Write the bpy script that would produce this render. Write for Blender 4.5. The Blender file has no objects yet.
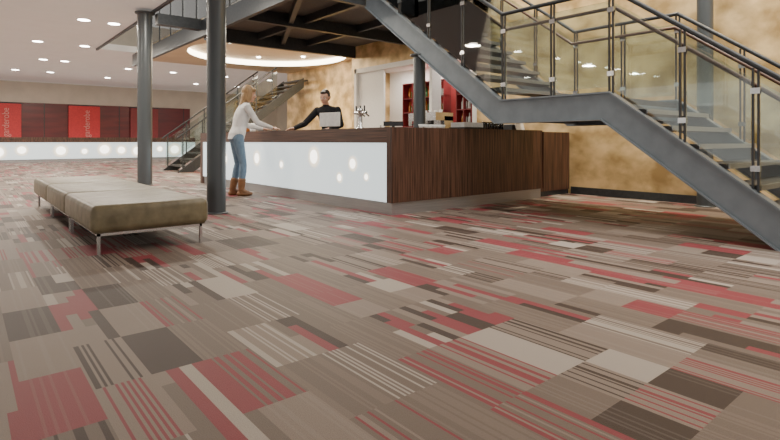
import bpy, math, random
from mathutils import Vector, Matrix
random.seed(7)
D=bpy.data
col=bpy.context.scene.collection

# ---------------------------------------------------------------- materials
def nmat(name):
    m=D.materials.new(name); m.use_nodes=True
    nt=m.node_tree; nt.nodes.clear()
    out=nt.nodes.new('ShaderNodeOutputMaterial')
    return m,nt,out
def link(nt,a,b): nt.links.new(a,b)
def setin(nt,sock,v):
    if isinstance(v,bpy.types.NodeSocket): nt.links.new(v,sock)
    else: sock.default_value=v
def M(nt,op,a,b=0.0,c=None):
    n=nt.nodes.new('ShaderNodeMath'); n.operation=op
    setin(nt,n.inputs[0],a); setin(nt,n.inputs[1],b)
    if c is not None: setin(nt,n.inputs[2],c)
    return n.outputs[0]
def mixc(nt,f,a,b):
    n=nt.nodes.new('ShaderNodeMix'); n.data_type='RGBA'
    setin(nt,n.inputs[0],f)
    setin(nt,n.inputs[6],a if not isinstance(a,tuple) else (*a[:3],1))
    setin(nt,n.inputs[7],b if not isinstance(b,tuple) else (*b[:3],1))
    return n.outputs[2]
def ramp(nt,f,stops,interp='CONSTANT'):
    n=nt.nodes.new('ShaderNodeValToRGB'); cr=n.color_ramp; cr.interpolation=interp
    while len(cr.elements)>1: cr.elements.remove(cr.elements[-1])
    cr.elements[0].position=stops[0][0]; cr.elements[0].color=(*stops[0][1],1)
    for p,c in stops[1:]:
        e=cr.elements.new(p); e.color=(*c,1)
    setin(nt,n.inputs[0],f); return n.outputs[0]
def pmat(name,c,rough=.5,metal=0,c2=None,nscale=(20,20,20),detail=3,bump=0,em=None,emc=None,spec=.5,sharp=(.35,.65)):
    m,nt,out=nmat(name)
    b=nt.nodes.new('ShaderNodeBsdfPrincipled'); link(nt,b.outputs[0],out.inputs[0])
    g=nt.nodes.new('ShaderNodeNewGeometry')
    mp=nt.nodes.new('ShaderNodeMapping'); mp.inputs['Scale'].default_value=nscale
    link(nt,g.outputs['Position'],mp.inputs[0])
    no=nt.nodes.new('ShaderNodeTexNoise'); no.inputs['Scale'].default_value=1; no.inputs['Detail'].default_value=detail
    link(nt,mp.outputs[0],no.inputs['Vector'])
    if c2 is None: c2=tuple(x*.88 for x in c)
    f=ramp(nt,no.outputs['Fac'],[(sharp[0],c),(sharp[1],c2)],'LINEAR')
    link(nt,f,b.inputs['Base Color'])
    b.inputs['Roughness'].default_value=rough; b.inputs['Metallic'].default_value=metal
    b.inputs['Specular IOR Level'].default_value=spec
    if bump:
        bp=nt.nodes.new('ShaderNodeBump'); bp.inputs['Strength'].default_value=bump; bp.inputs['Distance'].default_value=.01
        link(nt,no.outputs['Fac'],bp.inputs['Height']); link(nt,bp.outputs[0],b.inputs['Normal'])
    if em:
        b.inputs['Emission Color'].default_value=(*(emc or c),1); b.inputs['Emission Strength'].default_value=em
    return m
def glassmat(name,tint=(.88,.93,.91)):
    m,nt,out=nmat(name)
    t=nt.nodes.new('ShaderNodeBsdfTransparent'); t.inputs[0].default_value=(*tint,1)
    gl=nt.nodes.new('ShaderNodeBsdfGlossy'); gl.inputs['Roughness'].default_value=.02
    fr=nt.nodes.new('ShaderNodeFresnel'); fr.inputs[0].default_value=1.5
    no=nt.nodes.new('ShaderNodeTexNoise'); no.inputs['Scale'].default_value=1.5
    f=M(nt,'MINIMUM',M(nt,'ADD',M(nt,'MULTIPLY',fr.outputs[0],M(nt,'ADD',M(nt,'MULTIPLY',no.outputs['Fac'],.4),1.1)),.05),1.0)
    mx=nt.nodes.new('ShaderNodeMixShader'); link(nt,f,mx.inputs[0]); link(nt,t.outputs[0],mx.inputs[1]); link(nt,gl.outputs[0],mx.inputs[2])
    link(nt,mx.outputs[0],out.inputs[0]); return m

def carpet():
    m,nt,out=nmat('carpet_tiles')
    b=nt.nodes.new('ShaderNodeBsdfPrincipled'); link(nt,b.outputs[0],out.inputs[0])
    g=nt.nodes.new('ShaderNodeNewGeometry'); s=nt.nodes.new('ShaderNodeSeparateXYZ'); link(nt,g.outputs['Position'],s.inputs[0])
    x=M(nt,'ADD',s.outputs[0],40.03); y=M(nt,'ADD',s.outputs[1],40.12)
    LW=.2; TL=.5
    def wn1(v):
        n=nt.nodes.new('ShaderNodeTexWhiteNoise'); n.noise_dimensions='1D'; link(nt,v,n.inputs['W']); return n.outputs['Value']
    def wn2(a,c,off=0.0):
        cb=nt.nodes.new('ShaderNodeCombineXYZ'); link(nt,a,cb.inputs[0]); link(nt,c,cb.inputs[1]); cb.inputs[2].default_value=off
        n=nt.nodes.new('ShaderNodeTexWhiteNoise'); n.noise_dimensions='3D'; link(nt,cb.outputs[0],n.inputs['Vector'])
        return n.outputs['Value']
    L=M(nt,'FLOOR',M(nt,'DIVIDE',x,LW))
    sh=M(nt,'MULTIPLY',M(nt,'FLOOR',M(nt,'MULTIPLY',wn1(L),2.0)),.5)
    R=M(nt,'FLOOR',M(nt,'ADD',M(nt,'DIVIDE',y,TL),sh))
    r=wn2(L,R,1.5); gch=wn2(L,R,2.5); bch=wn2(L,R,3.5)
    l=M(nt,'FLOOR',M(nt,'DIVIDE',x,LW/4))
    sh2=M(nt,'MULTIPLY',M(nt,'FLOOR',M(nt,'MULTIPLY',wn1(M(nt,'ADD',l,.37)),4.0)),.25)
    R2=M(nt,'FLOOR',M(nt,'ADD',M(nt,'DIVIDE',y,TL),sh2))
    h2=wn2(l,R2,5.5)
    fs=M(nt,'FLOOR',M(nt,'DIVIDE',x,LW/20)); h3=wn2(fs,R,7.5)
    TA=(.158,.121,.100); TB=(.232,.185,.156); CR=(.38,.335,.295); RD=(.235,.040,.052); DK=(.048,.029,.022)
    cb=nt.nodes.new('ShaderNodeCombineXYZ'); link(nt,M(nt,'FLOOR',M(nt,'DIVIDE',x,.5)),cb.inputs[0]); link(nt,M(nt,'FLOOR',M(nt,'DIVIDE',y,.5)),cb.inputs[1])
    no=nt.nodes.new('ShaderNodeTexNoise'); no.inputs['Scale'].default_value=.45; no.inputs['Detail'].default_value=1; link(nt,cb.outputs[0],no.inputs['Vector'])
    bias=M(nt,'MULTIPLY',M(nt,'SUBTRACT',no.outputs['Fac'],.5),.5)
    def pal(v):
        n=M(nt,'FRACT',M(nt,'ADD',M(nt,'ADD',v,bias),1.0))
        return ramp(nt,n,[(0,DK),(.12,CR),(.21,TB),(.34,TA),(.50,TB),(.6,RD),(.81,TA),(.89,DK)])
    solid=pal(gch); strips=pal(h2)
    acc=ramp(nt,M(nt,'FRACT',M(nt,'ADD',M(nt,'ADD',bch,bias),1.0)),[(0,RD),(.2,CR),(.50,DK),(.85,RD)])
    basef=ramp(nt,gch,[(0,TA),(.55,TB)])
    fine=mixc(nt,M(nt,'GREATER_THAN',h3,.55),basef,acc)
    fine=mixc(nt,M(nt,'GREATER_THAN',h3,.90),fine,TB)
    plain=mixc(nt,M(nt,'GREATER_THAN',h3,.6),TA,(.19,.148,.122))
    solid=mixc(nt,M(nt,'MULTIPLY',M(nt,'GREATER_THAN',h3,.8),.12),solid,CR)
    c=mixc(nt,M(nt,'GREATER_THAN',r,.21),solid,strips)
    c=mixc(nt,M(nt,'GREATER_THAN',r,.47),c,fine)
    c=mixc(nt,M(nt,'GREATER_THAN',r,.84),c,plain)
    n2=nt.nodes.new('ShaderNodeTexNoise'); n2.inputs['Scale'].default_value=260; n2.inputs['Detail'].default_value=2; link(nt,g.outputs['Position'],n2.inputs['Vector'])
    pv=M(nt,'ADD',M(nt,'MULTIPLY',n2.outputs['Fac'],.7),.65)
    mm=nt.nodes.new('ShaderNodeVectorMath'); mm.operation='SCALE'; link(nt,c,mm.inputs[0]); link(nt,pv,mm.inputs['Scale'])
    link(nt,mm.outputs[0],b.inputs['Base Color'])
    b.inputs['Roughness'].default_value=.58; b.inputs['Specular IOR Level'].default_value=.35
    bp=nt.nodes.new('ShaderNodeBump'); bp.inputs['Strength'].default_value=.35; bp.inputs['Distance'].default_value=.004
    link(nt,n2.outputs['Fac'],bp.inputs['Height']); link(nt,bp.outputs[0],b.inputs['Normal'])
    return m

CARPET=carpet()
STEEL=pmat('painted_steel',(.20,.235,.262),.42,.2,(.17,.20,.225),(6,6,6))
STEELD=pmat('dark_steel',(.06,.066,.072),.4,.4,(.045,.05,.056))
COLM=pmat('column_paint',(.085,.095,.103),.33,.3,(.075,.085,.092),(5,5,1))
TREAD=pmat('stair_tread',(.035,.033,.032),.5,0,(.052,.049,.047),(30,30,30))
DECKU=pmat('deck_underside',(.10,.095,.09),.7,0,(.08,.076,.072))
GLASS=glassmat('clear_glass')
GOLD=pmat('gold_plaster',(.82,.60,.31),.36,.15,(.38,.25,.10),(2.2,2.2,2.8),12,bump=.5,sharp=(.37,.63))
WOOD=pmat('wenge_wood',(.125,.060,.038),.42,0,(.034,.016,.011),(60,60,1.6),5,sharp=(.4,.62))
WOODH=pmat('wenge_wood_horizontal',(.14,.07,.045),.35,0,(.05,.023,.016),(3,1.5,90),4)
BRUSH=pmat('brushed_steel',(.42,.42,.42),.38,.7,(.36,.36,.37),(2,2,120))
CHROME=pmat('satin_chrome',(.7,.7,.7),.2,1)
GLOW=pmat('backlit_panel',(.55,.60,.61),.2,0,(.53,.59,.60),(1,1,1),em=1.05,emc=(.80,.91,.93))
B1=pmat('bubble_halo',(.5,.5,.47),.3,0,em=1.2,emc=(1,.93,.80))
B2=pmat('bubble_mid',(.6,.58,.5),.3,0,em=1.7,emc=(1,.88,.68))
B3=pmat('bubble_core',(1,.96,.9),.3,0,em=4,emc=(1,.95,.85))
WHITE=pmat('white_paint',(.80,.79,.76),.5,0,(.76,.75,.72))
CEIL=pmat('ceiling_white_selflit',(.88,.86,.83),.8,0,(.85,.83,.80),(2,2,2),em=.12,emc=(1,.96,.9))  # faint emission added to lift the ceiling brightness; the surface is no lamp
CREAM=pmat('cream_ceiling',(.82,.70,.52),.7,0,(.78,.66,.48),(2,2,2))
BEIGE=pmat('beige_wall',(.66,.59,.50),.7,0,(.6,.54,.46),(2,2,2))
MAROON=pmat('maroon_panel',(.13,.012,.014),.35,0,(.085,.009,.011),(.7,.7,5))
RED=pmat('red_banner',(.55,.025,.028),.5,0,(.45,.02,.024))
REDD=pmat('dark_red_banner',(.22,.018,.02),.5,0,(.18,.014,.016))
REDG=pmat('red_cabinet',(.30,.02,.022),.3,0,em=.10,emc=(.7,.06,.05))
LAMP=pmat('lamp_glow',(1,.97,.9),.3,0,em=22,emc=(1,.93,.82))
COVE=pmat('cove_glow',(1,.95,.85),.3,0,em=10,emc=(1,.88,.68))
LEATHER=pmat('olive_upholstery',(.235,.20,.12),.42,0,(.125,.103,.058),(9,9,9),8,bump=.5,sharp=(.3,.7))
SEAM=pmat('upholstery_seam',(.12,.10,.06),.5)
BLACK=pmat('black_plastic',(.02,.02,.022),.35)
TXT=pmat('sign_lettering',(.60,.25,.22),.6)
SKIN=pmat('skin',(.60,.35,.25),.5,0,(.56,.32,.22),(30,30,30))
HAIRB=pmat('blonde_hair',(.42,.27,.13),.5,0,(.25,.15,.07),(90,90,10))
HAIRD=pmat('dark_hair',(.035,.022,.016),.5,0,(.02,.013,.01),(90,90,20))
JACKET=pmat('white_jacket',(.76,.74,.72),.8,0,(.62,.60,.58),(14,14,8),bump=.5)
JEANS=pmat('blue_jeans',(.12,.19,.27),.85,0,(.17,.25,.34),(25,25,12),bump=.3)
BOOT=pmat('brown_boots',(.24,.11,.045),.5,0,(.18,.08,.03))
SHIRT=pmat('black_shirt',(.013,.014,.016),.8,0,(.022,.022,.026),(16,16,10),bump=.4,spec=.2)
EYEW=pmat('eye_white',(.8,.8,.78),.2)
EYED=pmat('eye_iris',(.06,.04,.03),.2)
LIP=pmat('lips',(.45,.16,.13),.5)
PAPER=pmat('paper_white',(.82,.82,.8),.6)
BOTG=pmat('green_bottle',(.03,.12,.04),.1)
BOTA=pmat('amber_bottle',(.35,.12,.02),.1)
BOTC=pmat('clear_bottle',(.6,.62,.6),.1)

# ---------------------------------------------------------------- mesh builder
class MB:
    def __init__(s): s.v=[];s.f=[];s.m=[];s.sm=[];s.mats=[]
    def mi(s,mat):
        if mat not in s.mats: s.mats.append(mat)
        return s.mats.index(mat)
    def add(s,vs,fs,mat,smooth=False):
        o=len(s.v); s.v+= [Vector(p) for p in vs]; i=s.mi(mat)
        for f in fs: s.f.append([o+k for k in f]); s.m.append(i); s.sm.append(smooth)
    def box(s,x0,x1,y0,y1,z0,z1,mat,mx=None):
        vs=[Vector(p) for p in [(x0,y0,z0),(x1,y0,z0),(x1,y1,z0),(x0,y1,z0),(x0,y0,z1),(x1,y0,z1),(x1,y1,z1),(x0,y1,z1)]]
        if mx: vs=[mx@p for p in vs]
        s.add(vs,[(0,3,2,1),(4,5,6,7),(0,1,5,4),(1,2,6,5),(2,3,7,6),(3,0,4,7)],mat)
    def prism(s,pts,ex,mat):
        n=len(pts); a=[Vector(p) for p in pts]; b=[p+Vector(ex) for p in a]
        fs=[list(range(n))[::-1],[n+i for i in range(n)]]+[(i,(i+1)%n,n+(i+1)%n,n+i) for i in range(n)]
        s.add(a+b,fs,mat)
    def yz(s,pts,x0,x1,mat): s.prism([(x0,p[0],p[1]) for p in pts],(x1-x0,0,0),mat)
    def xz(s,pts,y0,y1,mat): s.prism([(p[0],y0,p[1]) for p in pts],(0,y1-y0,0),mat)
    def tube(s,p0,p1,r0,mat,r1=None,n=14,smooth=True):
        p0=Vector(p0);p1=Vector(p1); r1=r0 if r1 is None else r1
        d=(p1-p0).normalized(); a=d.orthogonal().normalized(); b=d.cross(a)
        vs=[]
        for p,r in((p0,r0),(p1,r1)):
            for i in range(n):
                t=2*math.pi*i/n; vs.append(p+a*math.cos(t)*r+b*math.sin(t)*r)
        s.add(vs,[(i,(i+1)%n,n+(i+1)%n,n+i) for i in range(n)],mat,smooth)
        s.add(vs[:n],[list(range(n))[::-1]],mat); s.add(vs[n:],[list(range(n))],mat)
    def closedtube(s,p0,p1,r0,r1,mat,n=12):
        p0=Vector(p0);p1=Vector(p1); d=(p1-p0)
        if d.length<1e-5: return
        d.normalize(); a=d.orthogonal().normalized(); b=d.cross(a); vs=[]
        for p,r in((p0,r0),(p1,r1)):
            for i in range(n):
                t=2*math.pi*i/n; vs.append(p+a*math.cos(t)*r+b*math.sin(t)*r)
        s.add(vs,[(i,(i+1)%n,n+(i+1)%n,n+i) for i in range(n)]+[list(range(n))[::-1],[n+i for i in range(n)]],mat,True)
    def polytube(s,pts,r,mat,n=12):
        for a,b in zip(pts[:-1],pts[1:]): s.tube(a,b,r,mat,n=n)
        for p in pts[1:-1]: s.ell(p,(r,r,r),mat,n=10)
    def ell(s,c,r,mat,rot=None,n=16,k=None):
        c=Vector(c); k=k or max(6,n//2+2); vs=[];fs=[]
        vs.append(Vector((0,0,r[2])))
        for j in range(1,k):
            ph=math.pi*j/k
            for i in range(n):
                t=2*math.pi*i/n
                vs.append(Vector((r[0]*math.sin(ph)*math.cos(t),r[1]*math.sin(ph)*math.sin(t),r[2]*math.cos(ph))))
        vs.append(Vector((0,0,-r[2]))); L=len(vs)-1
        for i in range(n): fs.append((0,1+i,1+(i+1)%n))
        for j in range(k-2):
            for i in range(n):
                a=1+j*n+i;b=1+j*n+(i+1)%n; fs.append((a,a+n,b+n,b))
        for i in range(n): fs.append((L,1+(k-2)*n+(i+1)%n,1+(k-2)*n+i))
        if rot: vs=[rot@p for p in vs]
        s.add([p+c for p in vs],fs,mat,True)
    def loft(s,rings,mat,n=20):
        vs=[];fs=[]
        for c,rx,ry in rings:
            for i in range(n):
                t=2*math.pi*i/n; vs.append(Vector(c)+Vector((rx*math.cos(t),ry*math.sin(t),0)))
        K=len(rings)
        for j in range(K-1):
            for i in range(n):
                a=j*n+i;b=j*n+(i+1)%n; fs.append((a,b,b+n,a+n))
        fs.append(list(range(n))[::-1]); fs.append([(K-1)*n+i for i in range(n)])
        s.add(vs,fs,mat,True)
    def lathe(s,c,prof,mat,n=16):
        vs=[];fs=[];K=len(prof)
        for r,z in prof:
            for i in range(n):
                t=2*math.pi*i/n; vs.append(Vector(c)+Vector((r*math.cos(t),r*math.sin(t),z)))
        for j in range(K-1):
            for i in range(n):
                a=j*n+i;b=j*n+(i+1)%n; fs.append((a,b,b+n,a+n))
        fs.append(list(range(n))[::-1]); fs.append([(K-1)*n+i for i in range(n)])
        s.add(vs,fs,mat,True)
    def build(s,name,origin=(0,0,0),parent=None,bevel=0):
        me=D.meshes.new(name); o=Vector(origin)
        me.from_pydata([tuple(p-o) for p in s.v],[],s.f)
        for m in s.mats: me.materials.append(m)
        for p,i,sm in zip(me.polygons,s.m,s.sm): p.material_index=i; p.use_smooth=sm
        me.update()
        ob=D.objects.new(name,me); ob.location=o; col.objects.link(ob)
        if parent: ob.parent=parent
        if bevel:
            b=ob.modifiers.new('bevel','BEVEL'); b.width=bevel; b.segments=3; b.limit_method='ANGLE'; b.angle_limit=math.radians(50)
        return ob
def empty(name,loc=(0,0,0),rz=0,sc=1):
    e=D.objects.new(name,None); e.location=loc; e.rotation_euler=(0,0,rz); e.scale=(sc,sc,sc); e.empty_display_size=.2; col.objects.link(e); return e

# ---------------------------------------------------------------- room shell
b=MB(); b.box(-16,15,-6,29,-.1,0,CARPET); b.build('floor')
WX=8.1; WX2=9.2
b=MB(); b.box(-16,15,28.5,28.8,0,6.8,BEIGE); b.build('wall_back')
b=MB()
b.box(WX,WX+.25,-6,7.1,0,6.8,GOLD); b.box(WX,WX+.25,7.1,11.25,2.72,6.8,GOLD); b.box(WX2,WX2+.25,11.4,17,0,6.8,GOLD)
b.box(WX,WX2+.25,11.25,11.4,0,6.8,GOLD)
b.build('wall_right')
b=MB(); b.box(14.7,15,17,28.5,0,6.8,BEIGE); b.build('wall_side')
b=MB(); b.box(WX-.02,WX,-6,4.9,0,.12,STEELD); b.build('baseboard_right')
b=MB()
b.box(9.3,9.4,7.0,11.25,0,2.9,WHITE); b.box(WX+.25,9.4,6.95,7.1,0,2.9,WHITE); b.box(WX+.25,9.4,7.1,11.25,2.8,2.9,WHITE)
b.build('wall_niche')
b=MB()
b.box(WX-.03,WX+.26,7.02,7.12,0,2.8,WHITE); b.box(WX-.03,WX+.26,11.15,11.25,0,2.8,WHITE); b.box(WX-.03,WX+.26,7.02,11.25,2.68,2.8,WHITE); b.box(WX-.03,WX+.26,8.3,8.38,0,2.68,WHITE)
b.build('trim_1')
b=MB(); b.box(WX+.05,WX+.1,10.1,11.15,0,2.68,WHITE); b.box(WX+.03,WX+.05,10.18,10.22,1.0,1.3,CHROME); b.build('door_1')
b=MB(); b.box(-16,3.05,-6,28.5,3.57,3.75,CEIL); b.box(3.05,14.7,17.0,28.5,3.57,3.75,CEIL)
b.box(3.03,3.08,-6,17,3.52,3.78,STEELD)
b.build('ceiling')
b=MB(); b.box(3.08,14.7,-6,28.5,6.8,6.9,WHITE); b.build('ceiling_upper')
cx,cy,R0=6.85,13.7,2.2; x0,x1,y0,y1=4.1,WX2,11.42,16.98
angs=[2*math.pi*i/72 for i in range(72)]+[math.atan2(yy-cy,xx-cx)%(2*math.pi) for xx in(x0,x1) for yy in(y0,y1)]
angs=sorted(set(angs)); inn=[];outr=[]
for a in angs:
    c_,s_=math.cos(a),math.sin(a)
    t=min(((x1-cx)/c_ if c_>1e-6 else (x0-cx)/c_ if c_<-1e-6 else 1e9),((y1-cy)/s_ if s_>1e-6 else (y0-cy)/s_ if s_<-1e-6 else 1e9))
    inn.append((cx+R0*c_,cy+R0*s_)); outr.append((cx+t*c_,cy+t*s_))
b=MB(); n=len(angs); zc=3.36
b.add([(p[0],p[1],zc) for p in inn]+[(p[0],p[1],zc) for p in outr],[(i,n+i,n+(i+1)%n,(i+1)%n) for i in range(n)],CREAM)
b.add([(p[0],p[1],zc) for p in inn]+[(p[0],p[1],zc+.16) for p in inn],[(i,(i+1)%n,n+(i+1)%n,n+i) for i in range(n)],COVE)
b.add([(p[0],p[1],zc+.16) for p in inn],[list(range(n))],CREAM)
b.box(x0,x1,y0,y1,zc+.18,zc+.24,CREAM)
for k in range(6):
    a=k*math.pi/3+.3; px,py=cx+1.4*math.cos(a),cy+1.4*math.sin(a)
    b.tube((px,py,zc+.13),(px,py,zc+.158),.06,LAMP)
b.build('ceiling_bar')

# mezzanine structure
MY=6.92
b=MB()
b.box(4.0,4.09,MY,17,3.15,3.5,STEELD)
b.box(4.0,WX-.02,MY,MY+.1,3.15,3.5,STEELD)
b.box(4.1,WX-.02,11.2,11.32,3.1,3.5,STEELD)
b.box(4.1,WX-.02,9.1,9.2,3.15,3.38,STEELD)
b.box(4.1,WX-.02,MY+.1,11.2,3.4,3.48,DECKU)
for xx in(5.3,6.6): b.box(xx,xx+.08,MY+.1,11.2,3.25,3.4,STEELD)
b.prism([(4.1,7.2,3.2),(4.2,7.2,3.2),(6.0,11.2,3.2),(5.9,11.2,3.2)],(0,0,.15),STEELD)
b.box(3.12,4.0,11.22,11.42,3.3,3.52,STEELD)
for k in range(11):
    yy=MY+.1+k*.92; b.box(4.03,4.07,yy,yy+.02,3.5,4.5,STEELD)
    if k<10: b.box(4.045,4.055,yy+.05,yy+.89,3.56,4.42,GLASS)
b.tube((4.05,MY,4.5),(4.05,17,4.5),.025,STEELD)
b.build('mezzanine_walkway')

def column(name,x,y,r,h):
    b=MB(); b.tube((x,y,0),(x,y,h),r,COLM,n=32)
    b.lathe((x,y,0),[(r+.03,0),(r+.03,.012),(r,.02)],COLM,n=32)
    b.lathe((x,y,h-.04),[(r,0),(r+.05,.015),(r+.05,.04)],COLM,n=32)
    b.build(name,origin=(x,y,0))
column('steel_column',2.9,11.33,.14,3.51)
column('steel_column.001',2.47,6.39,.115,3.56)
column('steel_column.002',5.25,5.66,.09,2.18)
column('steel_column.003',7.9,2.75,.10,6.8)

# ---------------------------------------------------------------- main staircase
XS,XF=5.2,6.85; SL=.735; ZL=1.394; YA,YB=2.69,4.09; ZT=3.44; YT=YB+(ZT-ZL)/SL
Y0=YA-ZL/SL
def ztop(y):
    if y<YA: return ZL-SL*(YA-y)
    if y>YB: return ZL+SL*(y-YB)
    return ZL
b=MB()
V=.325; VL=.26
kb1=YB+(V-VL)/SL; kb0=YA+(V-VL)/SL; yb0=YA-(ZL-V)/SL
top=[(Y0,0),(YA,ZL),(YB,ZL),(YT,ZT)]; bot=[(yb0,0),(kb0,ZL-VL),(kb1,ZL-VL),(YT,ZT-V)]
for xa in(XS,XF):
    for k in range(3): b.yz([top[k],top[k+1],bot[k+1],bot[k]],xa-.03,xa+.03,STEEL)
    t=.018
    for L_,sg in((top,1),(bot,-1)):
        for p,q in zip(L_[:-1],L_[1:]):
            b.yz([(p[0],p[1]),(q[0],q[1]),(q[0],q[1]+sg*t),(p[0],p[1]+sg*t)],xa-.06,xa+.06,STEEL)
b.box(XS+.03,XF-.03,YA,YB,ZL-.09,ZL-.03,TREAD)
b.box(XS+.03,XF-.03,YA,YA+.06,ZL-.25,ZL-.09,STEEL); b.box(XS+.03,XF-.03,YB-.06,YB,ZL-.25,ZL-.09,STEEL)
b.box(XS+.03,XF-.03,3.35,3.45,ZL-.23,ZL-.09,STEELD)
for i in range(1,8):
    z=ZL-i*ZL/8; yc=YA-i*(ZL/8)/SL+.02
    b.box(XS+.03,XF-.03,yc-.13,yc+.15,z-.045,z,TREAD); b.box(XS+.03,XF-.03,yc-.14,yc-.13,z-.045,z+.002,BRUSH)
for i in range(1,11):
    z=ZL+i*(ZT-ZL)/11; yc=YB+i*((ZT-ZL)/11)/SL-.05
    b.box(XS+.03,XF-.03,yc-.13,yc+.15,z-.045,z,TREAD); b.box(XS+.03,XF-.03,yc-.14,yc-.13,z-.045,z+.002,BRUSH)
for xa in(XS,XF):
    posts=[.85,1.42,2.0,2.69,3.38,4.07,4.75,5.4,6.05,6.8]
    for y in posts:
        z=ztop(y); b.box(xa-.012,xa+.012,y-.028,y-.012,z,z+1.06,STEELD); b.box(xa-.012,xa+.012,y+.012,y+.028,z,z+1.06,STEELD)
        for zz in(.18,.84): b.box(xa-.02,xa+.02,y-.035,y+.035,z+zz,z+zz+.05,CHROME)
    for p,q in zip(posts[:-1],posts[1:]):
        a,c=p+.035,q-.035; za,zd=ztop(a),ztop(c)
        b.yz([(a,za+.07),(c,zd+.07),(c,zd+.96),(a,za+.96)],xa-.005,xa+.005,GLASS)
    b.polytube([(xa,.8,ztop(.8)+1.08),(xa,YA,ZL+1.08),(xa,YB,ZL+1.08),(xa,YT,ZT+1.08)],.024,STEELD)
    inner=xa+(.07 if xa==XS else -.07)
    b.polytube([(inner,.8,ztop(.8)+.90),(inner,YA,ZL+.9),(inner,YB,ZL+.9),(inner,YT,ZT+.9)],.02,WOODH)
b.build('main_staircase')

# back staircase (rising along +X)
b=MB(); bx,by0=4.75,15.2; bx1=8.85; sl=.735
for yy in(by0,by0+1.4):
    b.xz([(bx,0),(bx+.45,0),(bx1,sl*(bx1-bx)-.33),(bx1,sl*(bx1-bx))],yy,yy+.06,STEELD)
    xe=bx+2.3/sl
    for k in range(6):
        x=bx+.15+k*.56; z=sl*(x-bx)
        b.box(x,x+.03,yy+.02,yy+.05,z,z+.98,STEELD)
    b.tube((bx,yy+.03,.98),(xe,yy+.03,sl*(xe-bx)+.98),.022,STEELD)
    b.xz([(bx+.1,.15),(xe,sl*(xe-bx)+.08),(xe,sl*(xe-bx)+.85),(bx+.1,.92)],yy+.03,yy+.038,GLASS)
for i in range(1,17):
    z=i*.185; x=bx+z/sl
    b.box(x-.02,x+.27,by0+.06,by0+1.4,z-.05,z,TREAD)
b.build('back_staircase')

# ---------------------------------------------------------------- reception counter
b=MB(); CX,CY,H=4.0,4.8,1.068; ye=11.25; xe=7.1
b.box(CX+.03,CX+.62,CY+.72,ye,.15,H-.2,WHITE)
b.box(CX+.012,CX+.03,CY+.10,ye-.12,.15,H-.19,GLOW)
b.box(CX,CX+.64,CY+.1,ye,H-.19,H,WOODH)
b.box(CX+.03,CX+.05,CY+.1,ye,.0,.15,BRUSH); b.box(CX+.05,CX+.6,CY+.2,ye,0,.15,BLACK)
b.box(CX+.03,CX+.62,ye-.12,ye,.15,H-.19,WOOD); b.box(CX,CX+.03,ye-.12,ye,.0,H-.19,WOOD)
b.box(CX,xe,CY,CY+.06,.15,H,WOOD); b.box(CX,CX+.03,CY+.06,CY+.10,.15,H,WOOD)
b.box(CX+.65,xe,CY+.06,CY+.68,.15,H-.04,BLACK)
b.box(CX+.65,xe,CY+.06,CY+.7,H-.04,H,WOODH)
b.box(CX+.02,xe-.02,CY+.02,CY+.05,0,.15,BRUSH); b.box(CX+.02,CX+.05,CY+.05,CY+.1,0,.15,BRUSH)
b.box(xe,xe+.03,CY-.02,CY+.68,.15,H-.02,WOOD)
b.box(xe+.03,WX-.03,CY+.12,CY+.17,.08,H-.02,WOOD); b.box(xe+.03,WX-.03,CY+.17,CY+.7,.08,H-.03,BLACK); b.box(xe+.03,WX-.03,CY+.14,CY+.2,0,.08,STEELD)
def bubble(b,y,z,r,f):
    n=28
    for k,(rr,mt) in enumerate(((r,B1),(r*.86,B2),(r*.6,B3))):
        d=.001*k
        if f=='x': b.add([(CX+.006-d,y+rr*math.cos(2*math.pi*i/n),z+rr*math.sin(2*math.pi*i/n)) for i in range(n)],[list(range(n))[::-1]],mt)
        else: b.add([(y+rr*math.cos(2*math.pi*i/n),f-d*3,z+rr*.98*math.sin(2*math.pi*i/n)) for i in range(n)],[list(range(n))],mt)
for y,z,r in[(5.32,.44,.06),(5.62,.60,.11),(5.93,.40,.08),(6.6,.67,.17),(7.6,.52,.08),(8.5,.60,.15),(9.9,.55,.12)]:
    bubble(b,y,z,r,'x')
b.build('reception_counter')

b=MB(); fy=26.6
b.box(-12,9.2,fy,fy+.7,.97,1.06,WOOD); b.box(-12,9.2,fy+.02,fy+.1,.84,.97,WOOD)
b.box(-12,9.2,fy+.05,fy+.65,.12,.84,GLOW); b.box(-12,9.2,fy+.1,fy+.6,0,.12,BRUSH)
for k,x in enumerate([-10,-8.3,-6,-4,-2.2,-.4,1.2,2.0,3.4,4.3,5.1,5.8,6.5,7.5,8.2]): bubble(b,x,[.44,.52,.48][k%3],[.31,.18,.33,.26][k%4],fy+.045)
b.build('cloakroom_counter')
b=MB(); b.box(-12,9.5,28.3,28.5,0,2.62,MAROON)
for k in range(14): b.box(-11+k*1.55,-10.97+k*1.55,28.285,28.3,0,2.62,BLACK)
b.build('maroon_wall_panel')
def banner(x,mt):
    e=empty('cloakroom_banner',(x,28.2,0))
    m=MB(); m.box(-.65,.65,-.02,.02,.9,2.55,mt); m.build('banner_cloth',parent=e)
    m=MB(); m.tube((-.68,0,2.57),(.68,0,2.57),.025,STEELD); m.build('banner_rod',parent=e)
    cu=D.curves.new('lettering','FONT'); cu.body='garderobe'; cu.size=.36; cu.extrude=.004; cu.align_x='CENTER'; cu.align_y='CENTER'
    cu.materials.append(TXT if mt==RED else RED)
    t=D.objects.new('lettering',cu); col.objects.link(t); t.parent=e; t.location=(.1,-.03,1.72)
    t.rotation_euler=Matrix(((0,-1,0),(0,0,-1),(1,0,0))).to_euler()
    t.scale=(.85,1,1)
for x,mt in((1.45,RED),(4.55,RED),(7.2,REDD)): banner(x,mt)

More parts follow.
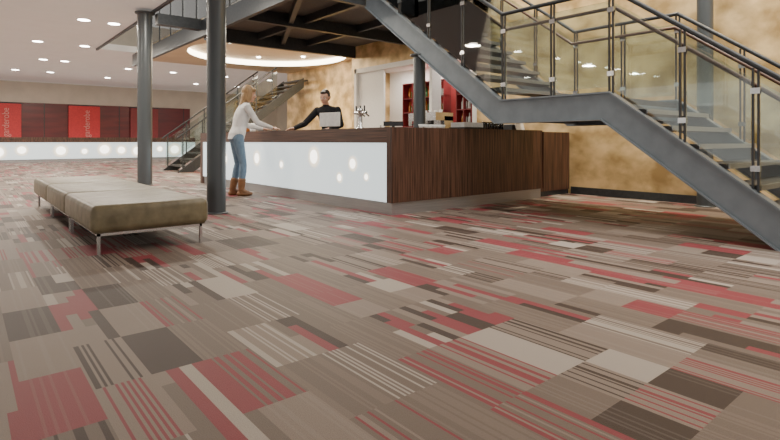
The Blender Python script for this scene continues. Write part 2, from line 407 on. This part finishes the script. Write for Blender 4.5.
# ---------------------------------------------------------------- bench
b=MB(); bx0,bx1=.78,1.70
for k in range(3):
    ya=4.56+k*1.36; yb=ya+1.35
    b.box(bx0,bx1,ya,yb,.175,.395,LEATHER)
bench=empty('upholstered_bench',(1.24,6.6,0))
def child(mb,name,bev=0):
    o=mb.build(name,origin=(1.24,6.6,0)); o.location=(0,0,0); o.parent=bench
    if bev:
        m=o.modifiers.new('b','BEVEL'); m.width=bev; m.segments=5; m.limit_method='ANGLE'
    for p in o.data.polygons: p.use_smooth=bev>0
    return o
child(b,'cushions',.05)
b=MB()
for k in range(3):
    ya=4.56+k*1.36; yb=ya+1.35
    for xx in(bx0+.05,bx1-.07):
        for yy in(ya+.04,yb-.06):
            b.box(xx,xx+.022,yy,yy+.022,0,.15,CHROME)
        b.box(xx,xx+.022,ya+.04,yb-.04,.15,.175,CHROME)
    for yy in(ya+.04,yb-.06): b.box(bx0+.05,bx1-.05,yy,yy+.022,.15,.175,CHROME)
    b.box(bx0+.03,bx1-.03,ya+.03,yb-.03,.172,.19,SEAM)
child(b,'legs')

# ---------------------------------------------------------------- counter-top things
def simple(name,fn,org,bevel=.004,parent=None):
    b=MB(); fn(b)
    if parent: return b.build(name,origin=(0,0,0),bevel=bevel,parent=parent)
    return b.build(name,origin=org,bevel=bevel)
def f(b):
    mx=Matrix.Translation((4.3,6.6,H))@Matrix.Rotation(math.radians(15),4,'Z')
    b.box(-.1,.1,-.1,.1,0,.015,BLACK,mx); b.box(-.015,.015,-.02,.02,.015,.08,BLACK,mx)
    b.box(-.03,-.01,-.2,.2,.05,.26,PAPER,mx); b.box(-.01,.0,-.2,.2,.05,.26,BLACK,mx)
simple('till_monitor',f,(4.3,6.6,H))
def mach(b):
    z=.95
    b.box(7.2,7.7,7.3,8.1,z,z+.12,CHROME); b.box(7.45,7.7,7.3,8.1,z+.12,z+.45,CHROME); b.box(7.2,7.7,7.3,8.1,z+.36,z+.52,CHROME)
    for yy in(7.5,7.9): b.tube((7.3,yy,z+.36),(7.3,yy,z+.28),.035,BLACK); b.tube((7.28,yy,z+.3),(7.12,yy,z+.28),.014,BLACK)
    for k in range(5): b.lathe((7.45,7.4+k*.15,z+.52),[(.025,0),(.04,.06),(.038,.06),(.02,.01)],PAPER)
simple('espresso_machine',mach,(7.45,7.7,.95),0)
def bb(b):
    b.box(7.1,WX-.05,5.9,11.0,0,.9,WHITE); b.box(7.08,WX-.05,5.88,11.02,.9,.95,WOODH)
    for k in range(6): b.box(7.09,7.1,6+k*.83,6.78+k*.83,.1,.85,BRUSH)
simple('back_bar_cabinet',bb,(7.5,8,0),0)
def tap(b):
    x,y=4.45,6.05
    b.lathe((x,y,H),[(.06,0),(.06,.02),(.03,.04),(.03,.24),(.045,.26),(.045,.29),(.01,.31)],CHROME)
    b.tube((x,y-.14,H+.24),(x,y+.14,H+.24),.022,CHROME)
    for k in(-.1,0,.1):
        b.tube((x,y+k,H+.24),(x+.08,y+k,H+.19),.011,CHROME); b.tube((x,y+k,H+.26),(x,y+k,H+.34),.011,BLACK)
simple('beer_tap',tap,(4.45,6.05,H),0)
shroot=empty('bar_shelving')
def shelf(b):
    for y0_,y1_ in((8.55,10.0),(7.25,8.15)):
        b.box(8.95,9.28,y0_,y1_,1.25,2.35,REDG)
        for z in(1.25,1.6,1.95,2.33): b.box(8.7,8.95,y0_,y1_,z,z+.02,REDD)
        y=y0_
        while y<=y1_: b.box(8.7,8.95,y,y+.02,1.25,2.35,REDD); y+=(y1_-y0_)/4-.001
simple('shelves',shelf,None,0,shroot)
def bots(b):
    for y0_,y1_ in((8.6,9.95),(7.3,8.1)):
        for z in(1.27,1.62,1.97):
            y=y0_+.04
            while y<y1_-.03:
                b.lathe((8.8,y,z),[(.033,0),(.035,.02),(.035,.15),(.013,.2),(.013,.26)],random.choice([BOTG,BOTA,BOTC,BOTC]),n=10); y+=.1
simple('liquor_bottles',bots,None,0,shroot)
def rack(b):
    z=H
    b.box(5.5,5.95,5.0,5.3,z,z+.03,BLACK); b.box(5.52,5.93,5.02,5.28,z+.03,z+.10,PAPER)
    for i in range(6):
        b.lathe((6.1+.085*i,5.15,z),[(.026,0),(.033,.12),(.031,.12),(.024,.006)],GLASS,n=14)
simple('glasses_and_napkins',rack,(5.6,5.15,H),0)
def crd(b):
    z=H
    b.box(6.72,7.0,5.1,5.3,z,z+.09,BLACK); b.box(6.74,6.98,5.11,5.29,z+.09,z+.1,PAPER)
    b.prism([(6.74,5.02,z),(6.95,5.02,z),(6.95,5.07,z+.15),(6.74,5.07,z+.15)],(0,.01,0),PAPER)
simple('menu_holder',crd,(6.8,5.15,H),0)
def cups(b):
    for k in range(6):
        b.lathe((4.85+k*.085,5.2,H),[(.022,0),(.036,.06),(.033,.06),(.02,.006)],PAPER)
simple('coffee_cups',cups,(5.0,5.2,H),0)
def pc(b):
    mx=Matrix.Translation((4.4,5.25,H))@Matrix.Rotation(math.radians(-40),4,'Z')
    b.box(-.12,.12,-.08,.08,0,.015,BLACK,mx); b.box(-.02,.02,-.01,.03,.015,.05,BLACK,mx); b.box(-.13,.13,-.02,.01,.03,.09,BLACK,mx)
simple('card_terminal',pc,(4.4,5.25,H),0)
def jar(b):
    for k,(x,y) in enumerate([(4.3,9.3),(4.35,9.6),(4.3,8.95)]):
        b.lathe((x,y,H),[(.05,0),(.055,.03),(.055,.14),(.03,.17)],[PAPER,BOTA,BRUSH][k],n=14)
simple('counter_jars',jar,(4.3,9.3,H),0)

# ---------------------------------------------------------------- people
def seg_d(p,a,b):
    ab=b-a; t=max(0,min(1,(p-a).dot(ab)/max(ab.length_squared,1e-9))); return (p-(a+ab*t)).length
def hand(b,segs,w,d,nrm,thumb,curl,mat,s=1.0):
    w=Vector(w); d=Vector(d).normalized(); nrm=Vector(nrm); nrm=(nrm-d*nrm.dot(d)).normalized(); side=d.cross(nrm)*thumb
    pc=w+d*.05*s
    rot=Matrix((d,side,nrm)).transposed()
    b.ell(pc,(.052*s,.041*s,.017*s),mat,rot,n=14)
    b.closedtube(w-d*.02,w+d*.03,.024*s,.026*s,mat)
    lens=[.066,.074,.069,.054]
    for i in range(4):
        off=(1.5-i)*.0215*s
        p=w+d*.085*s+side*off; dd=(d+side*(1.5-i)*.10).normalized(); L=lens[i]*s; r=.0088*s
        a=p-d*.03
        for k,(fr,cu) in enumerate(((.45,.25),(.32,.7),(.23,1.1))):
            ang=curl*cu; di=dd*math.cos(ang)+nrm*math.sin(ang)
            q=p+di*L*fr; b.closedtube(a,q,r,r*.92,mat,n=8); b.ell(q,(r*.95,)*3,mat,n=8); a=p=q; r*=.94
    p=w+d*.025*s+side*.028*s; a=p
    for di,L,r in((d*.6+side*.75+nrm*.25,.04,.0115),(d*.85+side*.35+nrm*.35,.032,.010)):
        q=a+di.normalized()*L*s; b.closedtube(a,q,r*s,r*s*.92,mat,n=8); b.ell(q,(r*.95*s,)*3,mat,n=8); a=q
def human(name,loc,yaw,sc,J,mats,female):
    root=empty(name,loc,yaw,sc); b=MB(); S=SKIN
    J={k:Vector(v) for k,v in J.items()}
    segs=[]
    def limb(a,c,r0,r1,key,bulge=None):
        a=J[a] if isinstance(a,str) else a; c=J[c] if isinstance(c,str) else c
        if bulge:
            t,rb=bulge; m=a.lerp(c,t); b.closedtube(a,m,r0,rb,S,16); b.closedtube(m,c,rb,r1,S,16); b.ell(m,(rb,)*3,S,n=14)
        else: b.closedtube(a,c,r0,r1,S,16)
        b.ell(a,(r0,)*3,S,n=14); b.ell(c,(r1,)*3,S,n=14); segs.append((a,c,key,(r0+r1)/2))
    P,W,C,N=J['pelvis'],J['waist'],J['chest'],J['neck']
    f_=.9 if female else 1
    sw=.155 if female else .19
    ws=.13 if female else .15; hw=.170 if female else .165
    up=(N-C)
    b.loft([(P+Vector((0,0,-.10)),.08,.11),(P+Vector((-.01,0,-.05)),.12,hw),(P.lerp(W,.3),.125,hw),(W,.11,ws),(W.lerp(C,.5),.118,ws+.015),(C,.13,.155*f_+.015),(C+up*.45,.11,sw),(C+up*.75,.08,sw*.85),(N,.052,.06)],S,24)
    if female:
        for sg in(-1,1): b.ell(C+Vector((.07,sg*.065,-.01)),(.06,.06,.06),S)
    segs.append((P+Vector((0,0,-.09)),P+Vector((0,0,-.08)),'leg',.13)); segs.append((P+Vector((0,0,0)),C,'top',.14)); segs.append((C,N+Vector((0,0,-.06)),'top',.1))
    for sd in('L','R'):
        b.closedtube(N+Vector((-.01,0,-.05)),J['sh'+sd]+Vector((0,0,-.005)),.058*f_,.05*f_,S,14); segs.append((N.lerp(J['sh'+sd],.35)+Vector((0,0,-.03)),J['sh'+sd],'top',.055))
        limb('sh'+sd,'el'+sd,.056*f_+.004,.046*f_+.003,'top'); limb('el'+sd,'wr'+sd,.046*f_+.003,.031*f_+.002,'top',(.3,.047*f_))
        d=J['hd'+sd]; limb(J['wr'+sd],J['wr'+sd]+d.normalized()*.02,.024,.024,'skin')
        hand(b,segs,J['wr'+sd]+d.normalized()*.01,d,J['pn'+sd],J.get('th'+sd,Vector((1,0,0))).x,J['cu'+sd].x,S,.95 if female else 1.04)
        w=J['wr'+sd]+d.normalized()*.03; segs.append((w,w+d.normalized()*.17,'skin',.04))
        limb('hp'+sd,'kn'+sd,.088,.055,'leg'); limb('kn'+sd,'an'+sd,.056,.038,'leg',(.28,.06))
        an=J['an'+sd]; to=J['to'+sd]
        if female:
            k=an.lerp(J['kn'+sd],.42); b.closedtube(an,k,.047,.062,S,16); segs.append((an,an.lerp(J['kn'+sd],.34),'boot',.07))
        limb(an,an+Vector((0,0,-.02)),.042,.044,'boot')
        fd=(to-an); fd.z=0; fd.normalize(); heel=Vector((an.x,an.y,.035))-fd*.035; ball=Vector((to.x,to.y,.032))-fd*.04
        b.closedtube(heel,ball,.035,.042,S,14); b.ell(heel,(.036,.036,.035),S); b.ell(ball,(.055,.045,.032),S); b.closedtube(an,ball,.045,.03,S,14)
        segs.append((heel,ball+fd*.03,'boot',.05))
    hr=Matrix.Rotation(J['hrot'].x,3,'Z')@Matrix.Rotation(J['hrot'].y,3,'Y'); hc=J['head']
    T=lambda x,y,z: hc+hr@Vector((x,y,z))
    b.closedtube(N+Vector((0,0,-.04)),hc+Vector((-.01,0,-.06)),.054*f_,.05*f_,S,16)
    segs.append((N+Vector((0,0,.01)),hc,'skin',.065))
    b.ell(T(-.008,0,.025),(.096,.077,.095),S,hr,n=22); b.ell(T(.025,0,-.045),(.068,.058,.075),S,hr,n=20); b.ell(T(.062,0,-.095),(.026,.028,.022),S,hr)
    b.ell(T(.097,0,-.018),(.020,.014,.017),S,hr,n=10); b.closedtube(T(.082,0,.022),T(.106,0,-.02),.008,.012,S,8)
    b.ell(T(.07,0,.03),(.022,.05,.012),S,hr,n=12)
    for sg in(-1,1): b.ell(T(-.005,sg*.077,-.005),(.020,.011,.032),S,hr,n=10); b.ell(T(.062,sg*.034,-.03),(.024,.022,.02),S,hr)
    segs.append((hc,hc+Vector((0,0,.01)),'skin',.11))
    ob=b.build('body_raw'); r=ob.modifiers.new('r','REMESH'); r.mode='VOXEL'; r.voxel_size=.0055; r.use_smooth_shade=True
    sm=ob.modifiers.new('s','SMOOTH'); sm.factor=.5; sm.iterations=3
    dg=bpy.context.evaluated_depsgraph_get(); dg.update()
    me=D.meshes.new_from_object(ob.evaluated_get(dg)); D.objects.remove(ob)
    me.materials.clear(); keys=list(mats.keys())
    for k in keys: me.materials.append(mats[k])
    for p in me.polygons:
        c=p.center; best=min(segs,key=lambda s:seg_d(c,s[0],s[1])-s[3]*.8); p.material_index=keys.index(best[2] if best[2] in mats else 'leg'); p.use_smooth=True
        if best[2]=='leg' and c.z<.1: p.material_index=keys.index('boot')
    body=D.objects.new('body',me); col.objects.link(body); body.parent=root
    fb=MB()
    for sg in(-1,1):
        fb.ell(T(.078,sg*.031,.004),(.012,.015,.008),EYEW,hr,n=10); fb.ell(T(.086,sg*.031,.004),(.006,.007,.007),EYED,hr,n=8)
        fb.ell(T(.088,sg*.032,.028),(.006,.018,.004),mats['hair'],hr,n=8)
    fb.ell(T(.088,0,-.062),(.009,.024,.007),LIP,hr,n=10)
    fb.build('face',parent=root)
    h=MB(); HM=mats['hair']
    if female:
        h.ell(T(-.03,0,.045),(.10,.09,.098),HM,hr,n=22); h.ell(T(-.055,0,-.05),(.065,.085,.12),HM,hr,n=20)
        h.ell(T(-.075,0,-.16),(.045,.075,.11),HM,hr,n=18)
        for sg in(-1,1): h.ell(T(0,sg*.072,-.03),(.05,.022,.11),HM,hr,n=14); h.ell(T(.045,sg*.05,.075),(.045,.04,.035),HM,hr,n=14)
    else:
        h.ell(T(-.03,0,.05),(.092,.083,.085),HM,hr,n=22); h.ell(T(-.05,0,0),(.06,.078,.075),HM,hr,n=20); h.ell(T(.03,0,.09),(.055,.062,.028),HM,hr,n=16)
        for sg in(-1,1): h.ell(T(-.012,sg*.072,.03),(.035,.012,.045),HM,hr,n=12)
    ho=h.build('hair_raw'); r=ho.modifiers.new('r','REMESH'); r.mode='VOXEL'; r.voxel_size=.008; r.use_smooth_shade=True
    sm=ho.modifiers.new('s','SMOOTH'); sm.iterations=4
    dg=bpy.context.evaluated_depsgraph_get(); dg.update()
    me=D.meshes.new_from_object(ho.evaluated_get(dg)); D.objects.remove(ho); me.materials.clear(); me.materials.append(HM)
    o=D.objects.new('hair',me); col.objects.link(o); o.parent=root
    return root
human('woman_customer',(3.53,8.2,0),math.radians(-8),1.06,dict(
 pelvis=(-.02,0,.93),waist=(.02,0,1.07),chest=(.08,0,1.27),neck=(.12,0,1.45),head=(.18,0,1.585),hrot=(-.25,.2,0),
 shL=(.10,.165,1.375),elL=(.16,.21,1.11),wrL=(.43,.14,1.045),hdL=(1,-.2,-.08),pnL=(0,0,-1),thL=(1,0,0),cuL=(.3,0,0),
 shR=(.10,-.165,1.375),elR=(.24,-.22,1.13),wrR=(.48,-.16,1.06),hdR=(1,.1,-.1),pnR=(0,.3,-1),thR=(-1,0,0),cuR=(.5,0,0),
 hpL=(-.02,.085,.88),knL=(.03,.09,.49),anL=(-.06,.10,.09),toL=(.10,.12,.03),
 hpR=(-.02,-.085,.88),knR=(.06,-.085,.49),anR=(.03,-.08,.09),toR=(.19,-.09,.03)),
 dict(skin=SKIN,top=JACKET,leg=JEANS,boot=BOOT,hair=HAIRB),True)
human('bartender',(5.02,7.76,0),math.radians(212),1.05,dict(
 pelvis=(-.10,0,.94),waist=(-.05,0,1.08),chest=(.04,0,1.27),neck=(.10,0,1.45),head=(.155,0,1.575),hrot=(.0,.28,0),
 shL=(.06,.185,1.37),elL=(.18,.30,1.12),wrL=(.42,.22,1.05),hdL=(1,-.4,-.06),pnL=(0,0,-1),thL=(1,0,0),cuL=(.3,0,0),
 shR=(.06,-.185,1.37),elR=(.24,-.33,1.14),wrR=(.48,-.40,1.06),hdR=(1,-.3,-.1),pnR=(0,.3,-1),thR=(-1,0,0),cuR=(.5,0,0),
 hpL=(-.10,.09,.89),knL=(-.06,.12,.49),anL=(-.12,.13,.09),toL=(.05,.16,.03),
 hpR=(-.10,-.09,.89),knR=(-.05,-.12,.49),anR=(-.12,-.13,.09),toR=(.05,-.16,.03)),
 dict(skin=SKIN,top=SHIRT,leg=SHIRT,boot=BLACK,hair=HAIRD),False)

# ---------------------------------------------------------------- lights
b=MB(); spots=[]
for i in range(-6,2):
    for j in range(5):
        x=1.6+i*2.0+(.5 if j%2 else 0); y=9.5+j*3.6
        if x>2.9: x=2.7
        b.tube((x,y,3.555),(x,y,3.572),.12,LAMP); b.tube((x,y,3.56),(x,y,3.571),.15,WHITE)
        if i in(-4,-1,1) : spots.append((x,y,3.5))
b.build('ceiling_downlights')
b=MB()
for x in(4.8,6.4,8.5,10.5):
    for y in(18,21,24.5): b.tube((x,y,3.555),(x,y,3.572),.1,LAMP)
b.build('lobby_downlights')
def area(name,loc,size,e,colr=(1,.91,.77),rot=(0,0,0),sy=None):
    l=D.lights.new(name,'AREA'); l.energy=e; l.size=size; l.color=colr
    if sy: l.shape='RECTANGLE'; l.size_y=sy
    o=D.objects.new(name,l); o.location=loc; o.rotation_euler=rot; col.objects.link(o); return o
for i,p in enumerate(spots): area('downlight',(p[0],p[1],3.5),.3,100)
for p in[(6.0,19,3.5),(8.5,23,3.5)]: area('downlight',p,.4,140)
area('overhead_fill',(5.0,.8,6.7),5,700,(1,.94,.85),sy=8)  # added out-of-view area lamp brightening hall and stairs; upper ceiling has no opening
area('overhead_fill',(5.6,9.5,6.7),3,260,(1,.94,.85),sy=5)  # second added overhead lamp, fill above the mezzanine
area('bar_light',(6.85,13.7,3.3),1.6,210,(1,.84,.58))
area('bar_light',(5.6,9.0,3.1),.8,90,(1,.88,.7))
area('niche_light',(8.7,9.2,2.75),.5,65,(1,.93,.85),sy=3)
def spot(name,loc,tgt,e,ang=80):
    l=D.lights.new(name,'SPOT'); l.energy=e; l.spot_size=math.radians(ang); l.spot_blend=.8; l.color=(1,.86,.62); l.shadow_soft_size=.08
    o=D.objects.new(name,l); o.location=loc; o.rotation_euler=(Vector(tgt)-Vector(loc)).to_track_quat('-Z','Y').to_euler(); col.objects.link(o)
for y in(1.5,3.6,5.6): spot('wall_washer',(7.25,y,5.6),(8.1,y,1.2),560)
for y in(12.4,14.4): spot('wall_washer',(8.3,y,3.2),(9.2,y,1.2),150)
w=D.worlds.new('world'); bpy.context.scene.world=w; w.use_nodes=True
bg=w.node_tree.nodes['Background']; bg.inputs[0].default_value=(1,.96,.90,1); bg.inputs[1].default_value=1.05

cam=D.cameras.new('camera'); cam.sensor_width=36; cam.lens=24; cam.shift_y=-79/780
co=D.objects.new('camera',cam); co.location=(0,0,.9); co.rotation_euler=(math.pi/2,0,-math.radians(39.6)); col.objects.link(co)
bpy.context.scene.camera=co
